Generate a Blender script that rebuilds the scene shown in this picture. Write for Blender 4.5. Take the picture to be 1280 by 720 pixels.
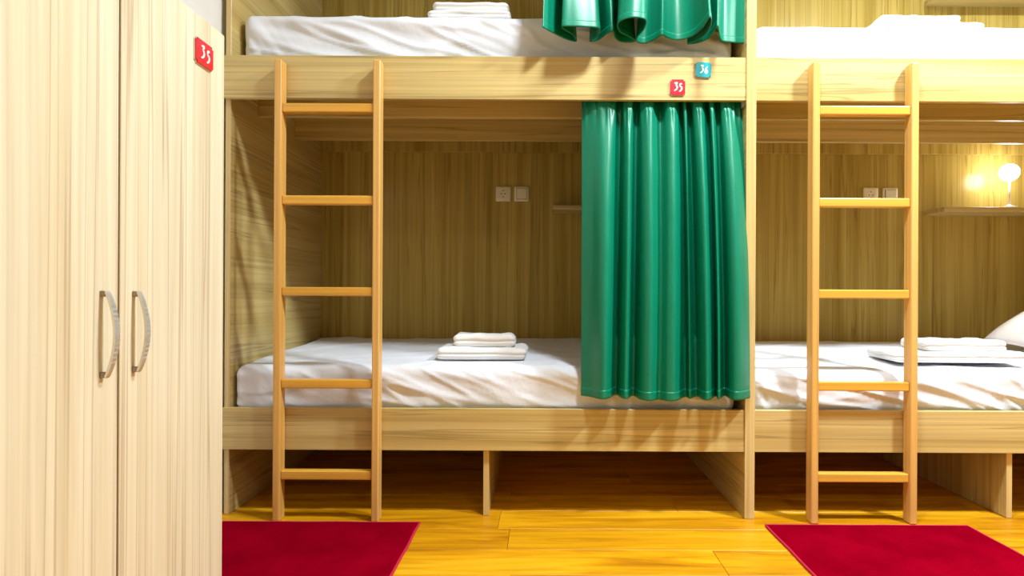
import bpy, bmesh, math, random
from mathutils import Vector, noise

random.seed(7)
for o in list(bpy.data.objects):
    bpy.data.objects.remove(o, do_unlink=True)
S = bpy.context.scene
C = S.collection

# ------------------------------------------------------------------ camera, world, lamps' exposure
F_PX = 723.0                      # focal length in pixels of the 1280 wide frame
CAM_Y, CAM_Z = -2.25, 0.86
cam_d = bpy.data.cameras.new('camera')
cam = bpy.data.objects.new('camera', cam_d)
C.objects.link(cam)
cam.location = (0, CAM_Y, CAM_Z)
cam.rotation_euler = (math.pi / 2, -0.0049, 0)
cam_d.sensor_width = 36
cam_d.lens = 36 * F_PX / 1280
cam_d.shift_x = -39 / 1280
cam_d.shift_y = 11 / 1280
cam_d.clip_start = 0.02
S.camera = cam

w = bpy.data.worlds.new('world')
S.world = w
w.use_nodes = True
w.node_tree.nodes['Background'].inputs[0].default_value = (1, 0.97, 0.92, 1)
w.node_tree.nodes['Background'].inputs[1].default_value = 0.3

S.view_settings.view_transform = 'Standard'
S.view_settings.look = 'None'
S.view_settings.gamma = 1
S.view_settings.use_curve_mapping = False
S.view_settings.exposure = 0.68

# ceiling lamps and an added fill lamp: (x, y, watts)
CEIL_Z = 3.0
LAMPS = [(2.1, -0.95, 82), (0.6, -0.85, 34), (1.0, -2.9, 8)]  # the last is a weak fill added behind the camera, no known fitting


# ------------------------------------------------------------------ helpers
def lin(r, g, b):
    f = lambda c: (c / 255) / 12.92 if c / 255 <= 0.04045 else ((c / 255 + 0.055) / 1.055) ** 2.4
    return (f(r), f(g), f(b), 1)


def box(bm, x0, x1, y0, y1, z0, z1):
    vs = [bm.verts.new((x, y, z)) for x in (x0, x1) for y in (y0, y1) for z in (z0, z1)]
    for f in ((0, 1, 3, 2), (4, 6, 7, 5), (0, 4, 5, 1), (2, 3, 7, 6), (0, 2, 6, 4), (1, 5, 7, 3)):
        bm.faces.new([vs[i] for i in f])
    return vs


def bevel(bm, r, seg=1):
    if r > 0:
        bmesh.ops.bevel(bm, geom=list(bm.edges), offset=r, segments=seg, affect='EDGES', profile=0.5)


def obj(name, bm, mat, parent=None, loc=(0, 0, 0), smooth=False):
    bmesh.ops.recalc_face_normals(bm, faces=list(bm.faces))
    me = bpy.data.meshes.new(name)
    bm.to_mesh(me)
    bm.free()
    if smooth:
        for p in me.polygons:
            p.use_smooth = True
    me.materials.append(mat)
    o = bpy.data.objects.new(name, me)
    C.objects.link(o)
    o.location = loc
    if parent:
        o.parent = parent
    return o


def bx(name, mat, parent, x0, x1, y0, y1, z0, z1, r=0.0015, seg=1):
    bm = bmesh.new()
    box(bm, x0, x1, y0, y1, z0, z1)
    bevel(bm, r, seg)
    return obj(name, bm, mat, parent)


def tag(o, label, cat, group=None):
    o['label'] = label
    o['category'] = cat
    if group:
        o['group'] = group
    return o


def thing(name, label, cat, loc=(0, 0, 0), rz=0, group=None):
    o = bpy.data.objects.new(name, None)
    C.objects.link(o)
    o.location = loc
    o.rotation_euler = (0, 0, rz)
    o.empty_display_size = 0.1
    return tag(o, label, cat, group)


def struct(o):
    o['kind'] = 'structure'
    return o


def copy_tree(o, parent=None):
    c = o.copy()
    C.objects.link(c)
    if parent:
        c.parent = parent
    for ch in [k for k in ALL_CHILDREN(o)]:
        copy_tree(ch, c)
    return c


def ALL_CHILDREN(o):
    return [k for k in C.objects if k.parent == o]


def tube(bm, pts, rad, n=10, cap=True):
    pts = [Vector(p) for p in pts]
    rings = []
    for i, p in enumerate(pts):
        t = (pts[min(i + 1, len(pts) - 1)] - pts[max(i - 1, 0)]).normalized()
        a = t.orthogonal().normalized() if i == 0 else (prev - t * prev.dot(t)).normalized()
        prev = a
        b = t.cross(a)
        rr = rad[i] if isinstance(rad, (list, tuple)) else rad
        rings.append([bm.verts.new(p + (a * math.cos(k * 2 * math.pi / n) + b * math.sin(k * 2 * math.pi / n)) * rr)
                      for k in range(n)])
    for r0, r1 in zip(rings, rings[1:]):
        for k in range(n):
            bm.faces.new((r0[k], r0[(k + 1) % n], r1[(k + 1) % n], r1[k]))
    if cap:
        bm.faces.new(rings[0])
        bm.faces.new(rings[-1])


def lathe(bm, prof, origin, axis='y', n=32):
    """prof = [(radius, along)], closed with caps at the ends"""
    ox, oy, oz = origin
    rings = []
    for r, h in prof:
        ring = []
        for k in range(n):
            c, s = math.cos(2 * math.pi * k / n) * r, math.sin(2 * math.pi * k / n) * r
            ring.append(bm.verts.new({'y': (ox + c, oy + h, oz + s), 'z': (ox + c, oy + s, oz + h),
                                      'x': (ox + h, oy + c, oz + s)}[axis]))
        rings.append(ring)
    for a, b in zip(rings, rings[1:]):
        for k in range(n):
            bm.faces.new((a[k], a[(k + 1) % n], b[(k + 1) % n], b[k]))
    bm.faces.new(rings[0])
    bm.faces.new(rings[-1])


def round_slab(bm, sx, sy, sz, r, n=(20, 14, 6), disp=None):
    """rounded box centred at the origin from a surface grid; disp(p, nrm) -> Vector"""
    nx, ny, nz = n
    vmap = {}

    def gv(i, j, k):
        key = (i, j, k)
        if key not in vmap:
            p = Vector(((i / nx * 2 - 1) * sx / 2, (j / ny * 2 - 1) * sy / 2, (k / nz * 2 - 1) * sz / 2))
            h = Vector((sx / 2 - r, sy / 2 - r, sz / 2 - r))
            q = Vector([max(-h[a], min(h[a], p[a])) for a in range(3)])
            d = p - q
            if d.length > 1e-9:
                nrm = d.normalized()
                p = q + nrm * r
            else:
                nrm = Vector((0, 0, 1))
            if disp:
                p = p + disp(p, nrm)
            vmap[key] = bm.verts.new(p)
        return vmap[key]
    for i in range(nx):
        for j in range(ny):
            for k in (0, nz):
                bm.faces.new((gv(i, j, k), gv(i + 1, j, k), gv(i + 1, j + 1, k), gv(i, j + 1, k)))
    for i in range(nx):
        for k in range(nz):
            for j in (0, ny):
                bm.faces.new((gv(i, j, k), gv(i + 1, j, k), gv(i + 1, j, k + 1), gv(i, j, k + 1)))
    for j in range(ny):
        for k in range(nz):
            for i in (0, nx):
                bm.faces.new((gv(i, j, k), gv(i, j + 1, k), gv(i, j + 1, k + 1), gv(i, j, k + 1)))


# ------------------------------------------------------------------ materials
def nt_mat(name, rough=0.5, spec=0.5):
    m = bpy.data.materials.new(name)
    m.use_nodes = True
    nt = m.node_tree
    b = nt.nodes['Principled BSDF']
    b.inputs['Roughness'].default_value = rough
    b.inputs['Specular IOR Level'].default_value = spec
    return m, nt, b


def N(nt, kind, **kw):
    n = nt.nodes.new(kind)
    for k, v in kw.items():
        setattr(n, k, v)
    return n


def grain_coords(nt, scale, along, per_object=True):
    """object coordinates stretched along one axis, shifted for every object"""
    tc = N(nt, 'ShaderNodeTexCoord')
    mp = N(nt, 'ShaderNodeMapping')
    sc = [scale[0]] * 3
    sc['xyz'.index(along)] = scale[1]
    mp.inputs['Scale'].default_value = sc
    oi = N(nt, 'ShaderNodeObjectInfo')
    mu = N(nt, 'ShaderNodeMath', operation='MULTIPLY')
    mu.inputs[1].default_value = 37.0 if per_object else 0
    nt.links.new(oi.outputs['Random'], mu.inputs[0])
    ad = N(nt, 'ShaderNodeVectorMath', operation='ADD')
    nt.links.new(tc.outputs['Object'], mp.inputs['Vector'])
    nt.links.new(mp.outputs[0], ad.inputs[0])
    nt.links.new(mu.outputs[0], ad.inputs[1])
    return ad.outputs[0]


def ramp(nt, fac, stops):
    r = N(nt, 'ShaderNodeValToRGB')
    el = r.color_ramp.elements
    while len(el) < len(stops):
        el.new(0.5)
    for e, (p, c) in zip(el, stops):
        e.position = p
        e.color = c
    nt.links.new(fac, r.inputs[0])
    return r.outputs[0]


def noise_n(nt, vec, scale=1.0, detail=3, rough=0.55, dist=0.0):
    n = N(nt, 'ShaderNodeTexNoise')
    n.inputs['Scale'].default_value = scale
    n.inputs['Detail'].default_value = detail
    n.inputs['Roughness'].default_value = rough
    n.inputs['Distortion'].default_value = dist
    nt.links.new(vec, n.inputs['Vector'])
    return n.outputs[0]


def mix(nt, fac, a, b, mode='MIX'):
    m = N(nt, 'ShaderNodeMix', data_type='RGBA', blend_type=mode)
    if isinstance(fac, (int, float)):
        m.inputs[0].default_value = fac
    else:
        nt.links.new(fac, m.inputs[0])
    for i, v in ((6, a), (7, b)):
        if isinstance(v, tuple):
            m.inputs[i].default_value = v
        else:
            nt.links.new(v, m.inputs[i])
    return m.outputs[2]


def laminate(name, along, light, mid, dark, rough=0.34, spec=0.5, line=0.75, across=1.0, midamt=0.6, fineamt=0.45, vein_len=0.33, wobble=0.4):
    """streaked wood decor: broad bands, fine streaks and thin dark veins along one axis"""
    m, nt, b = nt_mat(name, rough, spec)
    broad = noise_n(nt, grain_coords(nt, (7 * across, 0.22), along), 1, 3, 0.6, 0.5)
    midb = noise_n(nt, grain_coords(nt, (30 * across, 0.45), along), 1, 3, 0.6, 0.5)
    fine = noise_n(nt, grain_coords(nt, (120 * across, 1.1), along), 1, 2, 0.6)
    vein = noise_n(nt, grain_coords(nt, (17 * across, vein_len), along), 1, 3, 0.55, wobble)
    c = ramp(nt, broad, [(0.30, mid), (0.5, light), (0.70, mid)])
    c = mix(nt, midamt, c, ramp(nt, midb, [(0.34, (0.68, 0.65, 0.58, 1)), (0.56, (1, 1, 1, 1))]), 'MULTIPLY')
    c = mix(nt, fineamt, c, ramp(nt, fine, [(0.34, (0.74, 0.71, 0.66, 1)), (0.60, (1, 1, 1, 1))]), 'MULTIPLY')
    v = ramp(nt, vein, [(0.470, (0, 0, 0, 1)), (0.487, (line,) * 3 + (1,)), (0.503, (0.05, 0.05, 0.05, 1)), (0.56, (0, 0, 0, 1))])
    c = mix(nt, v, c, dark)
    nt.links.new(c, b.inputs['Base Color'])
    return m


BED = dict(light=lin(218, 195, 132), mid=lin(200, 173, 104), dark=lin(136, 110, 60), line=0.6)
M = {}
M['bed_x'] = laminate('bed laminate, grain along x', 'x', **BED)
M['bed_y'] = laminate('bed laminate, grain along y', 'y', **BED)
M['bed_z'] = laminate('bed laminate, grain along z', 'z', **BED)
M['back'] = laminate('back panel laminate', 'z', lin(200, 174, 94), lin(176, 149, 68), lin(122, 92, 36), rough=0.2,
                     spec=0.14, across=1.2, line=0.6)  # bed laminate made darker; shade inside the bunks is put into the colour
M['bed_edge'] = laminate('bed edge banding', 'z', lin(226, 202, 142), lin(214, 184, 118), lin(178, 148, 92), line=0.3)
M['locker'] = laminate('locker laminate', 'z', lin(236, 226, 200), lin(226, 211, 176), lin(170, 142, 106), rough=0.4,
                       line=0.6, across=0.9, midamt=0.5, fineamt=0.2, vein_len=0.16, wobble=0.12)
M['beech_x'] = laminate('varnished beech, grain along x', 'x', lin(236, 180, 74), lin(230, 170, 60), lin(208, 144, 48),
                        rough=0.3, line=0.2)
M['beech_z'] = laminate('varnished beech, grain along z', 'z', lin(236, 188, 108), lin(230, 176, 90), lin(208, 150, 70),
                        rough=0.3, line=0.2)


def plain(name, col, rough=0.5, spec=0.5, metal=0, bump=None, sheen=0):
    m, nt, b = nt_mat(name, rough, spec)
    tc = N(nt, 'ShaderNodeTexCoord')
    n = noise_n(nt, tc.outputs['Object'], 6, 3)
    c = ramp(nt, n, [(0.3, tuple(x * 0.94 for x in col[:3]) + (1,)), (0.7, col)])
    nt.links.new(c, b.inputs['Base Color'])
    b.inputs['Metallic'].default_value = metal
    b.inputs['Sheen Weight'].default_value = sheen
    if bump:
        sc, st, dist = bump
        nb = noise_n(nt, tc.outputs['Object'], sc, 4)
        bp = N(nt, 'ShaderNodeBump')
        bp.inputs['Strength'].default_value = st
        bp.inputs['Distance'].default_value = dist
        nt.links.new(nb, bp.inputs['Height'])
        nt.links.new(bp.outputs[0], b.inputs['Normal'])
    return m


M['plaster'] = plain('white painted plaster', lin(238, 238, 236), 0.8, 0.2, bump=(60, 0.15, 0.002))
M['far_wall'] = plain('taupe wall paint', lin(148, 132, 112), 0.8, 0.2)  # unseen walls; tone picked dark to reduce bounced light
M['ceiling'] = plain('white ceiling paint', lin(242, 240, 236), 0.9, 0.1)
M['sheet'] = plain('white cotton sheet', lin(230, 233, 242), 0.85, 0.2, bump=(11, 0.4, 0.014), sheen=0.1)
M['towel'] = plain('white terry towel', lin(242, 241, 240), 0.95, 0.1, bump=(420, 0.5, 0.002), sheen=0.3)
M['pillow'] = plain('off-white pillowcase', lin(232, 222, 214), 0.85, 0.2, bump=(12, 0.3, 0.01))
M['white_plastic'] = plain('cream white plastic', lin(240, 232, 200), 0.35)
M['hole'] = plain('dark socket hole', lin(60, 52, 40), 0.6)
M['red_tag'] = plain('red acrylic', lin(214, 12, 36), 0.25)
M['teal_tag'] = plain('teal acrylic', lin(38, 170, 180), 0.25)
M['tag_edge'] = plain('clear acrylic backing', lin(214, 196, 176), 0.2)
M['digit'] = plain('white print', lin(250, 248, 246), 0.5)
M['steel'] = plain('satin nickel', lin(232, 231, 228), 0.38, metal=0.75)
M['dark_steel'] = plain('bronze-tinted handle foot', lin(150, 134, 112), 0.3, metal=1)
M['lamp_white'] = plain('white enamel', lin(240, 238, 232), 0.35)
M['joint'] = plain('dark floor joint', lin(96, 58, 14), 0.8)
M['shadow_gap'] = plain('unlit chipboard edge', lin(120, 96, 66), 0.8)  # divider darkened, the shade of the door gap is painted in

# satin curtain: anisotropic-looking sheen from low roughness and a coat of sheen
m, nt, b = nt_mat('green satin', 0.37, 0.42)
tc = N(nt, 'ShaderNodeTexCoord')
n1 = noise_n(nt, grain_coords(nt, (260, 5), 'z', False), 1, 2)
c = ramp(nt, n1, [(0.35, lin(0, 121, 90)), (0.65, lin(0, 128, 97))])
nt.links.new(c, b.inputs['Base Color'])
b.inputs['Sheen Weight'].default_value = 0.0
b.inputs['Sheen Roughness'].default_value = 0.35
b.inputs['Sheen Tint'].default_value = lin(120, 255, 205)
M['satin'] = m

# honey floor planks
m, nt, b = nt_mat('honey oak plank', 0.36, 0.45)
g1 = noise_n(nt, grain_coords(nt, (10, 1.1), 'x'), 1, 4, 0.6, 1.2)
g2 = noise_n(nt, grain_coords(nt, (45, 2.2), 'x'), 1, 3, 0.6, 0.6)
c = ramp(nt, g1, [(0.25, lin(158, 92, 4)), (0.42, lin(212, 144, 10)), (0.55, lin(234, 168, 16)), (0.72, lin(244, 188, 34))])
f = ramp(nt, g2, [(0.33, (0.62, 0.52, 0.4, 1)), (0.52, (1, 1, 1, 1))])
c = mix(nt, 0.55, c, f, 'MULTIPLY')
oi = N(nt, 'ShaderNodeObjectInfo')
pv = ramp(nt, oi.outputs['Random'], [(0, (0.86, 0.84, 0.8, 1)), (1, (1.0, 1.0, 1.0, 1))])
c = mix(nt, 1.0, c, pv, 'MULTIPLY')
nt.links.new(c, b.inputs['Base Color'])
M['plank'] = m

# rug pile
m, nt, b = nt_mat('crimson rug pile', 1.0, 0.0)
tc = N(nt, 'ShaderNodeTexCoord')
n1 = noise_n(nt, tc.outputs['Object'], 5, 3)
n2 = noise_n(nt, tc.outputs['Object'], 500, 2)
c = ramp(nt, n1, [(0.3, lin(122, 0, 20)), (0.7, lin(146, 2, 28))])
nt.links.new(c, b.inputs['Base Color'])
bp = N(nt, 'ShaderNodeBump')
bp.inputs['Strength'].default_value = 0.6
bp.inputs['Distance'].default_value = 0.003
nt.links.new(n2, bp.inputs['Height'])
nt.links.new(bp.outputs[0], b.inputs['Normal'])
b.inputs['Sheen Weight'].default_value = 0.0
b.inputs['Sheen Tint'].default_value = lin(255, 60, 90)
M['rug'] = m
M['rug_edge'] = plain('crimson rug binding', lin(196, 16, 62), 0.7)


def emissive(name, col, strength):
    m, nt, b = nt_mat(name, 0.4)
    b.inputs['Base Color'].default_value = col
    b.inputs['Emission Color'].default_value = col
    b.inputs['Emission Strength'].default_value = strength
    return m


M['diffuser'] = emissive('lit ceiling lamp diffuser', (1, 0.95, 0.88, 1), 4)
M['bulb'] = emissive('lit frosted bulb', (0.93, 0.96, 1, 1), 26)

# ------------------------------------------------------------------ the room
XL, XR, YF, YB = -1.272, 3.7, -3.9, 0.975
T = 0.1
fl = struct(bx('floor', M['joint'], None, XL, XR, YF, YB, -0.06, -0.006, 0))
fl['label'] = 'honey yellow wooden plank floor'
struct(bx('ceiling', M['ceiling'], None, XL, XR, YF, YB, CEIL_Z, CEIL_Z + T, 0))
struct(bx('wall_left', M['plaster'], None, XL - T, XL, YF, YB, -0.06, CEIL_Z + T, 0))
struct(bx('wall_right', M['far_wall'], None, XR, XR + T, YF, YB, -0.06, CEIL_Z + T, 0))
struct(bx('wall_back', M['plaster'], None, XL - T, XR + T, YB, YB + T, -0.06, CEIL_Z + T, 0))
struct(bx('wall_front', M['far_wall'], None, XL - T, XR + T, YF - T, YF, -0.06, CEIL_Z + T, 0))

PW, PL = 0.178, 1.22
row = 0
y = YB - 0.011
cuts = {4: 0.60, 5: -0.206}
while y > YF:
    y0 = max(y - PW, YF)
    x = XL - random.random() * PL * 0.95
    if row == 5:
        x = -0.165 - PL * 1.0 - 0.0
    if x > XL:
        x -= PL
    while x < XR:
        x0, x1 = max(x, XL), min(x + PL, XR)
        if x1 - x0 > 0.02:
            bm = bmesh.new()
            box(bm, x0 + 0.0006, x1 - 0.0006, y0 + 0.0006, y - 0.0006, -0.006, 0.0)
            # thin eased top edges so the joints catch the light
            te = [e for e in bm.edges if all(abs(v.co.z) < 1e-6 for v in e.verts)]
            bmesh.ops.bevel(bm, geom=te, offset=0.0012, segments=1, affect='EDGES')
            obj('plank', bm, M['plank'], fl)
        x += PL
    y -= PW
    row += 1

# ------------------------------------------------------------------ bunk beds
BAY = 2.015                       # clear length of one bay
LX0 = -1.229                      # inner face of the leftmost partition
CX0, CX1 = LX0 + BAY, LX0 + BAY + 0.038     # centre partition
RX0 = CX1
RX1 = RX0 + BAY
YBACK = 0.95
LOW = (0.260, 0.423)              # lower rail
UPP = (1.627, 1.795)              # upper rail
TOPZ = 2.72


def bunk(name, label, x0, x1, left_part, right_part, rail_x0):
    t = thing(name, label, 'bunk bed', ((x0 + x1) / 2, 0.45, 0), group='built-in bunk beds')
    ox, oy = t.location.x, t.location.y

    def p(nm, mat, a0, a1, b0, b1, c0, c1, r=0.0015):
        return bx(nm, M[mat], t, a0 - ox, a1 - ox, b0 - oy, b1 - oy, c0, c1, r)
    for (a0, a1, yf) in left_part + right_part:
        pn = p('partition', 'bed_y', a0, a1, yf + 0.002, YBACK + 0.02, 0.001, TOPZ)
        bx('edge_band', M['bed_edge'], pn, a0 - ox, a1 - ox, yf - 0.001 - oy, yf + 0.002 - oy, 0.001, TOPZ, 0.0008)
    p('back_panel', 'back', x0, x1, YBACK, YBACK + 0.018, 0.001, TOPZ, 0)
    for nm, (z0, z1) in (('lower_rail', LOW), ('upper_rail', UPP)):
        r = p(nm, 'bed_x', rail_x0, x1, 0.0, 0.019, z0, z1)
    p('lower_platform', 'bed_x', x0, x1, 0.0195, YBACK, LOW[1] - 0.045, LOW[1] - 0.025)
    p('upper_platform', 'bed_x', x0, x1, 0.0195, YBACK, 1.765, 1.783)
    for yy, z0 in ((0.236, 1.628), (0.60, 1.628)):
        p('cross_beam', 'bed_x', x0, x1, yy, yy + 0.019, z0, 1.765)
    p('wall_cleat', 'back', x0, x1, YBACK - 0.018, YBACK, 1.655, 1.765)
    # mid support, full depth, with its own edge band
    xm = (x0 + x1) / 2
    sp = p('mid_support', 'bed_z', xm - 0.010, xm + 0.012, 0.022, YBACK, 0.001, LOW[1] - 0.045)
    bx('edge_band', M['bed_edge'], sp, xm - 0.010 - ox, xm + 0.012 - ox, 0.0195 - oy, 0.022 - oy, 0.001, LOW[0], 0.0006)
    # shelves at the head end, one for each berth
    for z in (1.317, 2.475):
        sh = p('shelf', 'bed_x', x1 - 0.74, x1, YBACK - 0.17, YBACK, z, z + 0.025)
    return t


bed1 = bunk('bunk_bed', 'striped pale wood double-decker bunk with green curtains, next to the locker', LX0, CX0,
            [(LX0 - 0.02, LX0, 0.0195)], [(CX0, CX1, -0.004)], LX0 - 0.017)
bed2 = bunk('bunk_bed', 'striped pale wood bunk on the right without a curtain, lit by its reading lamp', RX0, RX1,
            [], [(RX1, RX1 + 0.038, -0.004)], RX0)

# ------------------------------------------------------------------ numerals and number tags
STROKES = {
    '3': [[(0.16, 0.96), (0.62, 0.98), (0.36, 0.66)], [(0.36, 0.66), (0.56, 0.60), (0.63, 0.42), (0.55, 0.22), (0.36, 0.08), (0.1, 0.0)]],
    '5': [[(0.66, 0.98), (0.34, 0.92), (0.30, 0.60)], [(0.30, 0.60), (0.52, 0.60), (0.64, 0.42), (0.56, 0.20), (0.40, 0.06), (0.18, 0.0)]],
    '6': [[(0.62, 0.98), (0.38, 0.78), (0.22, 0.45), (0.24, 0.18), (0.40, 0.10), (0.56, 0.22), (0.58, 0.42), (0.44, 0.50), (0.26, 0.38)]],
}


def numeral(ch, parent, cx, cz, h, y, wdt):
    """flat raised stroke digit in the x-z plane facing -y"""
    bm = bmesh.new()
    for pts in STROKES[ch]:
        # smooth the polyline a little
        q = []
        for i in range(len(pts) - 1):
            p0, p1, p2, p3 = pts[max(i - 1, 0)], pts[i], pts[i + 1], pts[min(i + 2, len(pts) - 1)]
            for s in range(5):
                u = s / 5
                q.append(tuple(0.5 * (2 * p1[k] + (p2[k] - p0[k]) * u + (2 * p0[k] - 5 * p1[k] + 4 * p2[k] - p3[k]) * u * u
                                      + (3 * p1[k] - p0[k] - 3 * p2[k] + p3[k]) * u ** 3) for k in (0, 1)))
        q.append(pts[-1])
        prev = None
        for i, a in enumerate(q):
            b0, b1 = q[max(i - 1, 0)], q[min(i + 1, len(q) - 1)]
            d = Vector((b1[0] - b0[0], b1[1] - b0[1]))
            nrm = Vector((-d.y, d.x)).normalized() if d.length > 0 else Vector((0, 1))
            hw = wdt / 2 * (1.15 - 0.6 * abs(i / (len(q) - 1) - 0.4))
            px, pz = cx + (a[0] - 0.38) * h * 0.72, cz + (a[1] - 0.5) * h
            ring = [bm.verts.new((px + nrm.x * s * hw, yy, pz + nrm.y * s * hw)) for s, yy in
                    ((-1, y), (1, y), (1, y - 0.0008), (-1, y - 0.0008))]
            if prev:
                for k in range(4):
                    bm.faces.new((prev[k], prev[(k + 1) % 4], ring[(k + 1) % 4], ring[k]))
            else:
                bm.faces.new(ring)
            prev = ring
        bm.faces.new(prev[::-1])
    o = obj('numeral', bm, M['digit'], parent)
    o['label'] = 'white handwritten-style digit %s' % ch
    return o


def number_tag(parent, cx, cz, y, wd, ht, mat, digits, label, tilt=0.0):
    bm = bmesh.new()
    box(bm, -wd / 2, wd / 2, -0.003, 0.0, -ht / 2, ht / 2)
    vert = [e for e in bm.edges if abs(e.verts[0].co.x - e.verts[1].co.x) < 1e-6 and abs(e.verts[0].co.z - e.verts[1].co.z) < 1e-6]
    bmesh.ops.bevel(bm, geom=vert, offset=0.006, segments=4, affect='EDGES')
    o = obj('number_tag', bm, mat, parent, (cx, y, cz))
    o.rotation_euler = (0, tilt, 0)
    o['label'] = label
    bm = bmesh.new()
    box(bm, -wd / 2 - 0.0015, wd / 2 + 0.0006, 0.0, 0.003, -ht / 2 - 0.0025, ht / 2 + 0.0006)
    vert = [e for e in bm.edges if abs(e.verts[0].co.x - e.verts[1].co.x) < 1e-6 and abs(e.verts[0].co.z - e.verts[1].co.z) < 1e-6]
    bmesh.ops.bevel(bm, geom=vert, offset=0.006, segments=4, affect='EDGES')
    obj('backing_plate', bm, M['tag_edge'], o)
    h = ht * 0.5
    numeral(digits[0], o, -wd * 0.13, 0.03 * ht, h, -0.003, ht * 0.085)
    numeral(digits[1], o, wd * 0.17, -0.02 * ht, h, -0.003, ht * 0.085)
    return o


def on(t, x, y, z):
    return (x - t.location.x, y - t.location.y, z - t.location.z)


lx, ly, lz = on(bed1, 0.518, -0.003, 1.676)
number_tag(bed1, lx, lz, ly, 0.058, 0.060, M['red_tag'], '35', 'square red tag with white number 35')
lx, ly, lz = on(bed1, 0.618, -0.003, 1.744)
number_tag(bed1, lx, lz, ly, 0.060, 0.058, M['teal_tag'], '36', 'square teal tag with white number 36', 0.05)

# ------------------------------------------------------------------ ladders
LADDER_W, ST = 0.404, 0.028


def make_ladder(label, x):
    t = thing('bunk_ladder', label, 'ladder', (x, -0.028, 0), group='beech bunk ladders')
    for sx in (0, LADDER_W - ST):
        bm = bmesh.new()
        box(bm, sx, sx + ST, -0.024, 0.024, 0.0005, 1.76)
        bevel(bm, 0.005, 3)
        obj('stile', bm, M['beech_z'], t, smooth=False)
    for z in (1.578, 1.226, 0.876, 0.523, 0.174):
        bm = bmesh.new()
        box(bm, ST - 0.0, LADDER_W - ST + 0.0, -0.017, 0.018, z - 0.017, z + 0.017)
        bevel(bm, 0.004, 2)
        obj('rung', bm, M['beech_x'], t)
    return t


make_ladder('varnished beech ladder with five rungs beside the wooden locker', -1.027)
make_ladder('varnished beech ladder behind the right-hand red rug', 1.0225)


# ------------------------------------------------------------------ mattresses under white sheets
def fbm(p, o=3):
    return noise.fractal(Vector(p), 1.0, 2.0, o, noise_basis='PERLIN_ORIGINAL')


MATS = []


def sheet_top(cx, cy, hx, hy, zmin, zmax):
    zs = [(o.location + v.co).z for o in MATS for v in o.data.vertices
          if abs(o.location.x + v.co.x - cx) < hx and abs(o.location.y + v.co.y - cy) < hy and zmin < o.location.z + v.co.z < zmax]
    return max(zs)


def make_mattress(label, x0, x1, z0, z1, seed, wr=1.0, crown=0.012, yf=0.028):
    y0, y1 = yf, YBACK - 0.012
    sx, sy, sz = x1 - x0, y1 - y0, z1 - z0

    def disp(p, nrm):
        out = Vector((0, 0, 0))
        zt = (p.z + sz / 2) / sz
        # slack sheet: diagonal pulls on the front, soft dents on top
        a, b_ = p.x * 0.96 - p.z * 0.3, p.z + 0.26 * p.x
        f1 = 1 - abs(noise.noise(Vector((a * 1.7, b_ * 11, seed)))) * 2.2
        f2 = noise.noise(Vector((a * 5, b_ * 26, seed + 9)))
        front = max(0, -nrm.y)
        f3 = max(0, 1 - abs(noise.noise(Vector((a * 2.6, b_ * 15 + 0.8 * math.sin(a * 3), seed + 21)))) * 5)
        k = 0.009 * wr * max(f1, 0) ** 2 + 0.0035 * wr * f2 + 0.0065 * wr * f3 ** 1.5
        # gathers at the tucked ends
        e = min(abs(p.x - sx / 2), abs(p.x + sx / 2))
        g = math.exp(-(e / 0.16) ** 2)
        k += g * 0.006 * wr * noise.noise(Vector((p.x * 34 + p.z * 22, p.z * 6, seed + 3)))
        # lower edge tucks in under itself
        out.y -= front * (k - 0.006)
        out.y += front * 0.016 * max(0, 0.55 - zt) * 0.6
        top = max(0, nrm.z)
        if zt > 0.5:
            t1 = noise.noise(Vector((p.x * 2.6, p.y * 5 + p.x * 1.5, seed + 5)))
            r1 = max(0, 1 - abs(noise.noise(Vector((p.x * 2.2 + p.y * 2, p.y * 6 - p.x * 2.4, seed + 6)))) * 3.0)
            yy = (p.y + sy / 2) / sy
            out.z += top * (0.006 * wr * t1 + 0.005 * wr * r1 ** 2) + crown * min(1, max(0, yy)) ** 0.8 * min(1, zt)
        return out
    bm = bmesh.new()
    round_slab(bm, sx, sy, sz, 0.042, (220, 60, 26), disp)
    o = obj('mattress', bm, M['sheet'], None, ((x0 + x1) / 2, (y0 + y1) / 2, (z0 + z1) / 2), smooth=True)
    tag(o, label, 'mattress', 'sheeted mattresses on the bunks')
    MATS.append(o)
    return o


LZ0, LZ1 = LOW[1] - 0.0245, 0.580
make_mattress('mattress in white sheet on lower bunk by the locker, green curtain hanging before it', LX0 + 0.007, CX0 - 0.022, LZ0, LZ1, 1.3, crown=0.052)
make_mattress('mattress in white sheet on lower right bunk, with the pillow', RX0 + 0.008, RX1 - 0.02, LZ0, LZ1 - 0.014, 4.1, crown=0.060)
make_mattress('mattress in white sheet on top bunk above the number tags', LX0 + 0.014, CX0 - 0.026, 1.7835, 1.992, 7.7, wr=1.5, yf=0.07)
make_mattress('mattress in white sheet on top right bunk', RX0 + 0.008, RX1 - 0.02, 1.7835, 1.940, 11.2, wr=0.6)


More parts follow.
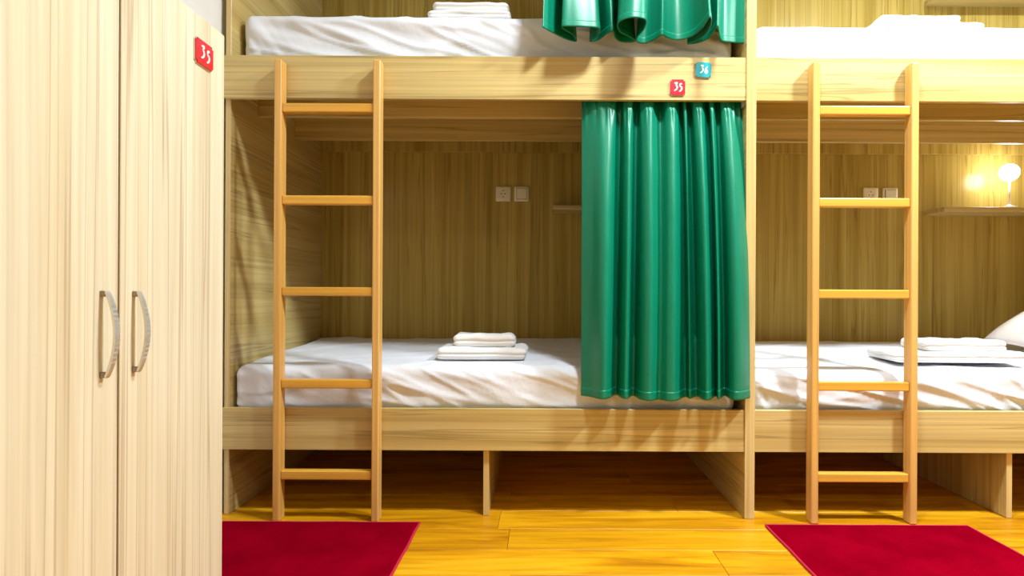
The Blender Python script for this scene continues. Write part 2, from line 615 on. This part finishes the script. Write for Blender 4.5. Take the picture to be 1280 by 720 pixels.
# ------------------------------------------------------------------ towels
def make_towel(label, cx, cy, z, sx, sy, sz, rz, seed, layers=2, r=None):
    r = r or sz * 0.46

    def disp(p, nrm):
        side = max(abs(nrm.x), abs(nrm.y)) if (abs(nrm.x) + abs(nrm.y)) > 0.3 else 0
        o = Vector((0, 0, 0))
        zt = (p.z + sz / 2) / sz
        if side > 0.3 and nrm.y < 0.3:
            g = 0
            for l in range(1, layers):
                g += math.exp(-((zt - l / layers) / 0.09) ** 2)
            o -= Vector((nrm.x, nrm.y, 0)) * 0.006 * g
        o.z += zt * (0.006 * noise.noise(Vector((p.x * 9, p.y * 9, seed))) + 0.004 * noise.noise(Vector((p.x * 24, p.y * 20, seed))))
        # corners lift a little
        o.z += zt * 0.010 * max(0, abs(p.x) / (sx / 2) - 0.75) * 4 * max(0, p.y / (sy / 2)) * 0.5
        o.x += 0.006 * noise.noise(Vector((p.z * 30, p.y * 8, seed + 2)))
        o.y += 0.005 * noise.noise(Vector((p.x * 8, p.z * 30, seed + 4)))
        return o
    bm = bmesh.new()
    round_slab(bm, sx, sy, sz, r, (44, 30, 16), disp)
    o = obj('folded_towel', bm, M['towel'], None, (cx, cy, z + sz / 2), smooth=True)
    o.rotation_euler = (0, 0, rz)
    tag(o, label, 'towel', 'folded white towels on the beds')
    return o


def towel_pair(where, cx, cy, z, big, small, off, rz=0.0, seed=0.0, sink=0.012):
    z = sheet_top(cx, cy, big[0] / 2 - 0.02, big[1] / 2 - 0.02, z - 0.1, z + 0.1) - sink
    make_towel('larger, lower white towel folded on ' + where, cx, cy, z, *big, rz, seed)
    make_towel('smaller, upper white towel folded on ' + where, cx + off[0], cy + off[1], z + big[2] - 0.003, *small, rz, seed + 5)


towel_pair('the lower bunk by the locker', -0.255, 0.26, 0.606, (0.375, 0.26, 0.050), (0.265, 0.17, 0.056), (0.005, 0.0), 0.0, 1.0)
towel_pair('the lower right bunk near the pillow', 1.73, 0.25, 0.592, (0.535, 0.25, 0.046), (0.345, 0.19, 0.048), (0.045, 0.01), -0.02, 3.0, sink=0.002)
towel_pair('the top bunk beside the green curtain', -0.31, 0.24, 1.996, (0.345, 0.26, 0.046), (0.32, 0.2, 0.05), (0.005, 0.0), 0.0, 6.0)
towel_pair('the top right bunk', 1.588, 0.20, 1.944, (0.375, 0.26, 0.042), (0.335, 0.2, 0.045), (-0.053, 0.0), 0.0, 8.0)


# ------------------------------------------------------------------ pillow
def make_pillow(cx, cy, z, sx, sy, sz):
    bm = bmesh.new()
    nx, ny = 40, 30
    for sgn in (1, -1):
        g = {}
        for i in range(nx + 1):
            for j in range(ny + 1):
                u, v = i / nx * 2 - 1, j / ny * 2 - 1
                h = (max(0, 1 - abs(u) ** 3) ** 0.75) * (max(0, 1 - v ** 4) ** 0.6)
                px = u * sx / 2 * (1 - 0.05 * v * v * (1 if abs(u) > 0 else 0) * (1 - abs(u) ** 6) * 0)
                x = u * (sx / 2) * (0.94 + 0.06 * v * v)
                yv = v * (sy / 2) * (0.94 + 0.06 * u * u)
                zz = sgn * sz / 2 * h * (1.0 if sgn > 0 else 0.4)
                zz += sgn * h * 0.010 * noise.noise(Vector((u * 3, v * 3, sgn * 5)))
                g[i, j] = bm.verts.new((x, yv, zz))
        for i in range(nx):
            for j in range(ny):
                bm.faces.new((g[i, j], g[i + 1, j], g[i + 1, j + 1], g[i, j + 1]))
    bmesh.ops.remove_doubles(bm, verts=list(bm.verts), dist=1e-5)
    o = obj('pillow', bm, M['pillow'], None, (cx, cy, z), smooth=True)
    o.rotation_euler = (0.10, -0.42, 0.0)
    tag(o, 'plump off-white pillow at the head of the lower right bunk', 'pillow')


make_pillow(2.47, 0.50, 0.735, 0.50, 0.40, 0.19)


# ------------------------------------------------------------------ curtains
def catmull(pts, n):
    """resample a list of tuples to n points with a Catmull-Rom spline"""
    out = []
    L = len(pts) - 1
    for s in range(n):
        f = s / (n - 1) * L
        i = min(int(f), L - 1)
        u = f - i
        p0, p1, p2, p3 = pts[max(i - 1, 0)], pts[i], pts[i + 1], pts[min(i + 2, L)]
        out.append(tuple(0.5 * (2 * b_ + (c_ - a_) * u + (2 * a_ - 5 * b_ + 4 * c_ - d_) * u * u + (3 * b_ - a_ - 3 * c_ + d_) * u ** 3)
                         for a_, b_, c_, d_ in zip(p0, p1, p2, p3)))
    return out


def cloth(name, P, nu, nv, v0, v1, mat, parent, thick):
    bm = bmesh.new()
    g = [[bm.verts.new(P(i / (nu - 1), v0 + (v1 - v0) * j / (nv - 1))) for j in range(nv)] for i in range(nu)]
    for i in range(nu - 1):
        for j in range(nv - 1):
            bm.faces.new((g[i][j], g[i + 1][j], g[i + 1][j + 1], g[i][j + 1]))
    o = obj(name, bm, mat, parent, smooth=True)
    s = o.modifiers.new('thickness', 'SOLIDIFY')
    s.thickness = thick
    s.offset = 0
    return o


def px_x(px, d):
    return (px - 679) * d / F_PX


# lower curtain: folds as (x at top, y at top, x at hem, y at hem), in frame-derived metres at the rail plane
K = [(726, .045, 727, -.004), (738, .034, 740, -.022), (752, .026, 752, -.046), (764, .030, 761, -.038), (774, .056, 770, .002),
     (781, .030, 777, -.026), (787, .026, 784, -.034), (794, .056, 792, .002),
     (803, .030, 801, -.032), (812, .024, 812, -.044), (823, .056, 824, -.028), (834, .028, 836, -.042), (842, .028, 846, -.036), (850, .056, 857, .004),
     (854, .030, 863, -.020), (859, .056, 871, .004), (866, .028, 879, -.034), (874, .026, 886, -.046), (882, .056, 895, -.008),
     (887, .026, 899, -.040), (894, .054, 906, -.004), (901, .030, 914, -.036), (909, .028, 922, -.048), (918, .042, 931, -.034), (925, .046, 938, -.014)]
K = [(px_x(a, 2.25 + b_), b_, px_x(c_, 2.25 + d_), d_) for a, b_, c_, d_ in [(a, 0.048 + (b_ - 0.04) * 1.5, c_, -0.034 + (d_ + 0.022) * 2.15) for a, b_, c_, d_ in K]]
NU = 300
KS = catmull(K, NU)
ZT, ZB = 1.665, 0.474


def P_low(u, v):
    xt, yt, xb, yb = KS[min(int(round(u * (NU - 1))), NU - 1)]
    s = v ** 0.8
    z = ZT + (ZB - ZT) * v
    x = xt + (xb - xt) * s
    y = yt + (yb - yt) * (1 - (1 - v) ** 2.2)
    # small gathers right under the rod and soft cross drift of the cloth
    x += 0.004 * math.exp(-(v / 0.1) ** 2) * math.sin(u * 150)
    y += 0.005 * math.exp(-(v / 0.09) ** 2) * math.sin(u * 210 + 1)
    y += 0.004 * v * noise.noise(Vector((x * 6, z * 2.2, 3.0))) + 0.002 * noise.noise(Vector((x * 16, z * 7, 8.0)))
    z += 0.004 * v * math.sin(u * 9 + 0.5)
    if z > 1.60:
        y = max(y, 0.0235)
    if z < 0.70:
        y = min(y, 0.012)
    return (x, y, z)


t = thing('curtain', 'long green satin curtain hanging across the lower bunk by the locker', 'curtain', (0, 0, 0), group='green satin bunk curtains')
cloth('fabric', P_low, NU, 110, 0, 1, M['satin'], t, 0.0022)
cloth('hem', P_low, NU, 6, 0.972, 1.0, M['satin'], t, 0.0036)

# top curtain: hem outline (plan view), forward bulges and folded-back pleats
H = [(675, 34), (688, 41), (705, 49), (717, 52), (714, 45), (699, 34), (712, 33), (730, 34), (746, 36), (744, 45), (734, 52), (745, 50),
     (757, 41), (763, 39), (766, 47), (772, 52), (784, 53), (791, 51), (783, 46), (772, 40), (769, 30), (778, 24), (791, 22), (804, 25), (802, 36),
     (794, 46), (793, 52), (804, 54), (816, 49), (824, 44), (830, 47), (840, 50), (852, 49), (864, 44), (875, 34), (884, 22), (886, 30), (880, 42), (868, 51),
     (856, 55), (868, 54), (882, 48), (890, 38), (894, 33), (896, 44), (899, 51), (910, 53), (921, 54), (931, 54)]
HZ = 1.862
HK = []
for i, (a, b_) in enumerate(H):
    d = (HZ - CAM_Z) * F_PX / (371 - (b_ - (a - 679) * 0.0049))
    d = min(d, 2.25 + 0.045)
    HK.append((px_x(a + 1.6, d), d + CAM_Y))
nH = len(HK)
HT = [(0.02 + i / (nH - 1) * 0.755, 0.035 + 0.024 * math.sin(i * 1.05)) for i in range(nH)]
NU2 = 360
HS = catmull([h + k for h, k in zip(HT, HK)], NU2)


def P_up(u, v):
    xt, yt, xb, yb = HS[min(int(round(u * (NU2 - 1))), NU2 - 1)]
    s = v * v * (3 - 2 * v)
    z = 2.74 + (HZ - 2.74) * v
    x = xt + (xb - xt) * v ** 0.9
    y = yt + (yb - yt) * (0.25 * s + 0.75 * v)
    y += 0.003 * v * noise.noise(Vector((x * 9, z * 6, 13.0)))
    return (x, y, z)


t = thing('curtain', 'short-looking green satin curtain billowing over the top bunk mattress', 'curtain', (0, 0, 0), group='green satin bunk curtains')
cloth('fabric', P_up, NU2, 60, 0, 1, M['satin'], t, 0.0022)
cloth('hem', P_up, NU2, 6, 0.972, 1.0, M['satin'], t, 0.0036)

# rods the curtains run on
for z, yy, lab in ((1.672, 0.045, 'white curtain rod behind the rail with the number tags'),
                   (2.75, 0.045, 'white curtain rod of the top bunk')):
    t = thing('curtain_rod', lab, 'curtain rod', (CX0, yy, z))
    bm = bmesh.new()
    tube(bm, [(LX0 - CX0 + 0.001, 0, 0), (-0.006, 0, 0)], 0.006, 12)
    obj('rod', bm, M['lamp_white'], t, smooth=True)
    bm = bmesh.new()
    box(bm, -0.004, -0.0005, -0.022, 0.022, -0.06, 0.02)
    bevel(bm, 0.001)
    obj('bracket', bm, M['lamp_white'], t)


# ------------------------------------------------------------------ sockets and switches on the back panels
def plate(t, s):
    bm = bmesh.new()
    round_slab(bm, s, 0.009, s, 0.004, (8, 4, 8))
    obj('cover_plate', bm, M['white_plastic'], t, (0, -0.0045, 0), smooth=True)


def make_socket(label, x, z):
    t = thing('wall_socket', label, 'socket', (x, YBACK, z), group='power sockets')
    plate(t, 0.083)
    bm = bmesh.new()
    lathe(bm, [(0.024, 0.0), (0.024, -0.002), (0.020, -0.002), (0.018, 0.002)], (0, -0.0092, 0), 'y', 28)
    r = obj('socket_well', bm, M['white_plastic'], t, smooth=False)
    for sx in (-0.0095, 0.0095):
        bm = bmesh.new()
        lathe(bm, [(0.0032, 0), (0.0032, -0.0012)], (sx, -0.0085, 0), 'y', 12)
        obj('pin_hole', bm, M['hole'], r)
    for sz in (-0.0175, 0.0175):
        bm = bmesh.new()
        box(bm, -0.003, 0.003, -0.0115, -0.0085, sz - 0.0025, sz + 0.0025)
        obj('earth_clip', bm, M['hole'], r)


def make_switch(label, x, z):
    t = thing('light_switch', label, 'switch', (x, YBACK, z), group='light switches')
    plate(t, 0.083)
    bm = bmesh.new()
    box(bm, -0.030, 0.030, -0.0105, -0.0085, -0.030, 0.030)
    obj('rocker_frame', bm, M['hole'], t)
    bm = bmesh.new()
    vs = box(bm, -0.0285, 0.0285, -0.0135, -0.009, -0.0285, 0.0285)
    for v in vs:
        if v.co.y < -0.012 and v.co.z < 0:
            v.co.y -= 0.003
    bevel(bm, 0.0015, 2)
    obj('rocker', bm, M['white_plastic'], t)


make_socket('cream power socket on the back panel of the left lower bunk', -0.223, 1.427)
make_switch('cream light switch on the back panel of the left lower bunk', -0.1215, 1.427)
make_socket('cream power socket seen above a rung of the right-hand ladder', 1.805, 1.430)
make_switch('cream light switch seen above a rung of the right-hand ladder', 1.913, 1.430)

# ------------------------------------------------------------------ reading lamp in the right lower bunk
t = thing('reading_lamp', 'lit round reading lamp standing on the shelf of the lower right bunk', 'lamp', (2.475, YBACK - 0.125, 1.3425))
bm = bmesh.new()
lathe(bm, [(0.036, 0), (0.036, 0.006), (0.012, 0.014), (0.008, 0.02)], (0, 0, 0), 'z', 28)
obj('base', bm, M['lamp_white'], t, smooth=True)
bm = bmesh.new()
tube(bm, [(0, 0, 0.018), (0, 0, 0.15)], 0.0045, 12)
obj('stem', bm, M['lamp_white'], t, smooth=True)
bm = bmesh.new()
bmesh.ops.create_uvsphere(bm, u_segments=28, v_segments=18, radius=0.045)
obj('bulb', bm, M['bulb'], t, (0, 0, 0.19), smooth=True)


# ------------------------------------------------------------------ locker
LK_H, LK_W, LK_D = 1.577, 0.80, 0.38
lk = thing('locker', 'tall pale wood two-door locker with number tag 35', 'locker', (-0.885, -0.65, 0), math.pi / 2)
DT = 0.019


def lkbox(nm, mat, a0, a1, b0, b1, c0, c1, r=0.001, par=None):
    return bx(nm, M[mat], par or lk, a0, a1, b0, b1, c0, c1, r)


g = 0.003
lkbox('side_panel', 'locker', -0.018, 0.0, DT + g, LK_D, 0.001, LK_H - 0.018)
lkbox('side_panel', 'locker', -LK_W, -LK_W + 0.018, DT + g, LK_D, 0.001, LK_H - 0.018)
lkbox('top_panel', 'locker', -LK_W, 0.0, DT + g, LK_D, LK_H - 0.018, LK_H)
lkbox('bottom_panel', 'locker', -LK_W + 0.018, -0.018, DT + g, LK_D, 0.07, 0.088)
lkbox('plinth', 'locker', -LK_W + 0.018, -0.018, 0.05, 0.068, 0.001, 0.07)
lkbox('back_panel', 'locker', -LK_W + 0.018, -0.018, LK_D - 0.005, LK_D, 0.088, LK_H - 0.018)
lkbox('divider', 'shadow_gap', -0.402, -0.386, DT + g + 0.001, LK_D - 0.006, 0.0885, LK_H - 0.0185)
doors = []
for a0, a1, nm in ((-0.390, 0.0, 'r'), (-LK_W, -0.3965, 'l')):
    d = lkbox('door', 'locker', a0, a1, 0.0, DT, 0.066, LK_H, 0.0012)
    doors.append(d)


def make_handle(door, hx, z0, z1):
    # bowed flat bar standing on two feet
    n = 36
    bm = bmesh.new()
    prev = None
    hw = 0.0058
    for i in range(n + 1):
        u = i / n
        z = z0 + (z1 - z0) * u
        out = 0.007 + 0.021 * math.sin(math.pi * u) ** 0.8
        th = 0.0055
        rib = 0.0009 if (0.16 < u < 0.86 and i % 2) else 0
        ww = hw * (0.85 + 0.25 * math.sin(math.pi * u))
        ring = [bm.verts.new((hx - ww, -out, z)), bm.verts.new((hx + ww, -out, z)),
                bm.verts.new((hx + ww, -out - th + rib, z)), bm.verts.new((hx - ww, -out - th + rib, z))]
        if prev:
            for k in range(4):
                bm.faces.new((prev[k], prev[(k + 1) % 4], ring[(k + 1) % 4], ring[k]))
        else:
            bm.faces.new(ring)
        prev = ring
    bm.faces.new(prev[::-1])
    h = obj('handle', bm, M['steel'], door)
    h['label'] = 'bowed ribbed chrome handle'
    for z in (z0, z1 - 0.012):
        bm = bmesh.new()
        box(bm, hx - 0.0052, hx + 0.0052, -0.011, -0.0002, z, z + 0.012)
        bevel(bm, 0.001)
        obj('handle_foot', bm, M['dark_steel'], door)


make_handle(doors[0], -0.350, 0.693, 0.868)
make_handle(doors[1], -0.441, 0.693, 0.868)
number_tag(lk, -0.102, 1.483, -0.003, 0.076, 0.063, M['red_tag'], '35', 'red tag with white number 35 near the top of the locker door')


# ------------------------------------------------------------------ rugs
def make_rug(label, x0, x1, y0, y1, seed):
    t = thing('rug', label, 'rug', ((x0 + x1) / 2, (y0 + y1) / 2, 0), group='crimson bedside rugs')
    sx, sy = x1 - x0, y1 - y0

    def disp(p, nrm):
        return Vector((0.003 * noise.noise(Vector((p.y * 7, seed, 0))), 0.003 * noise.noise(Vector((p.x * 7, seed, 4))), 0))
    bm = bmesh.new()
    round_slab(bm, sx - 0.012, sy - 0.012, 0.008, 0.003, (40, 30, 4), disp)
    obj('pile', bm, M['rug'], t, (0, 0, 0.0046), smooth=True)
    n = 24
    loop = []
    hx, hy = sx / 2 - 0.006, sy / 2 - 0.006
    for (ax, ay), (bx_, by_) in (((-hx, -hy), (hx, -hy)), ((hx, -hy), (hx, hy)), ((hx, hy), (-hx, hy)), ((-hx, hy), (-hx, -hy))):
        for i in range(n):
            px, py = ax + (bx_ - ax) * i / n, ay + (by_ - ay) * i / n
            loop.append(Vector((px, py, 0.0046)) + disp(Vector((px, py, 0)), None))
    loop.append(loop[0])
    bm = bmesh.new()
    tube(bm, loop, 0.0045, 8, False)
    obj('binding', bm, M['rug_edge'], t, smooth=True)


make_rug('crimson rug on the floor next to the locker', -1.228, -0.456, -0.63, -0.062, 1.0)
make_rug('crimson rug on the floor before the right-hand ladder', 0.835, 1.606, -0.635, -0.068, 5.0)

# ------------------------------------------------------------------ ceiling lamps (above the frame) and the added fill lamp
for i, (x, yv, wt) in enumerate(LAMPS):
    lab = ['round white ceiling lamp over the right-hand rug', 'round white ceiling lamp over the middle of the room',
           'round white fill lamp added behind the camera'][i]
    t = thing('ceiling_lamp', lab, 'lamp', (x, yv, CEIL_Z), group='round ceiling lamps')
    bm = bmesh.new()
    lathe(bm, [(0.15, -0.0005), (0.15, -0.03), (0.14, -0.034)], (0, 0, 0), 'z', 40)
    obj('housing', bm, M['lamp_white'], t)
    bm = bmesh.new()
    lathe(bm, [(0.135, -0.0345), (0.125, -0.046), (0.09, -0.054), (0.03, -0.058)], (0, 0, 0), 'z', 40)
    obj('diffuser', bm, M['diffuser'], t, smooth=True)
    ld = bpy.data.lights.new('ceiling_lamp_light', 'AREA')
    ld.shape = 'DISK'
    ld.size = 0.24
    ld.energy = wt
    ld.color = (0.85, 0.95, 1.0)
    lo = bpy.data.objects.new('ceiling_lamp_light', ld)
    C.objects.link(lo)
    lo.parent = t
    lo.location = (0, 0, -0.064)
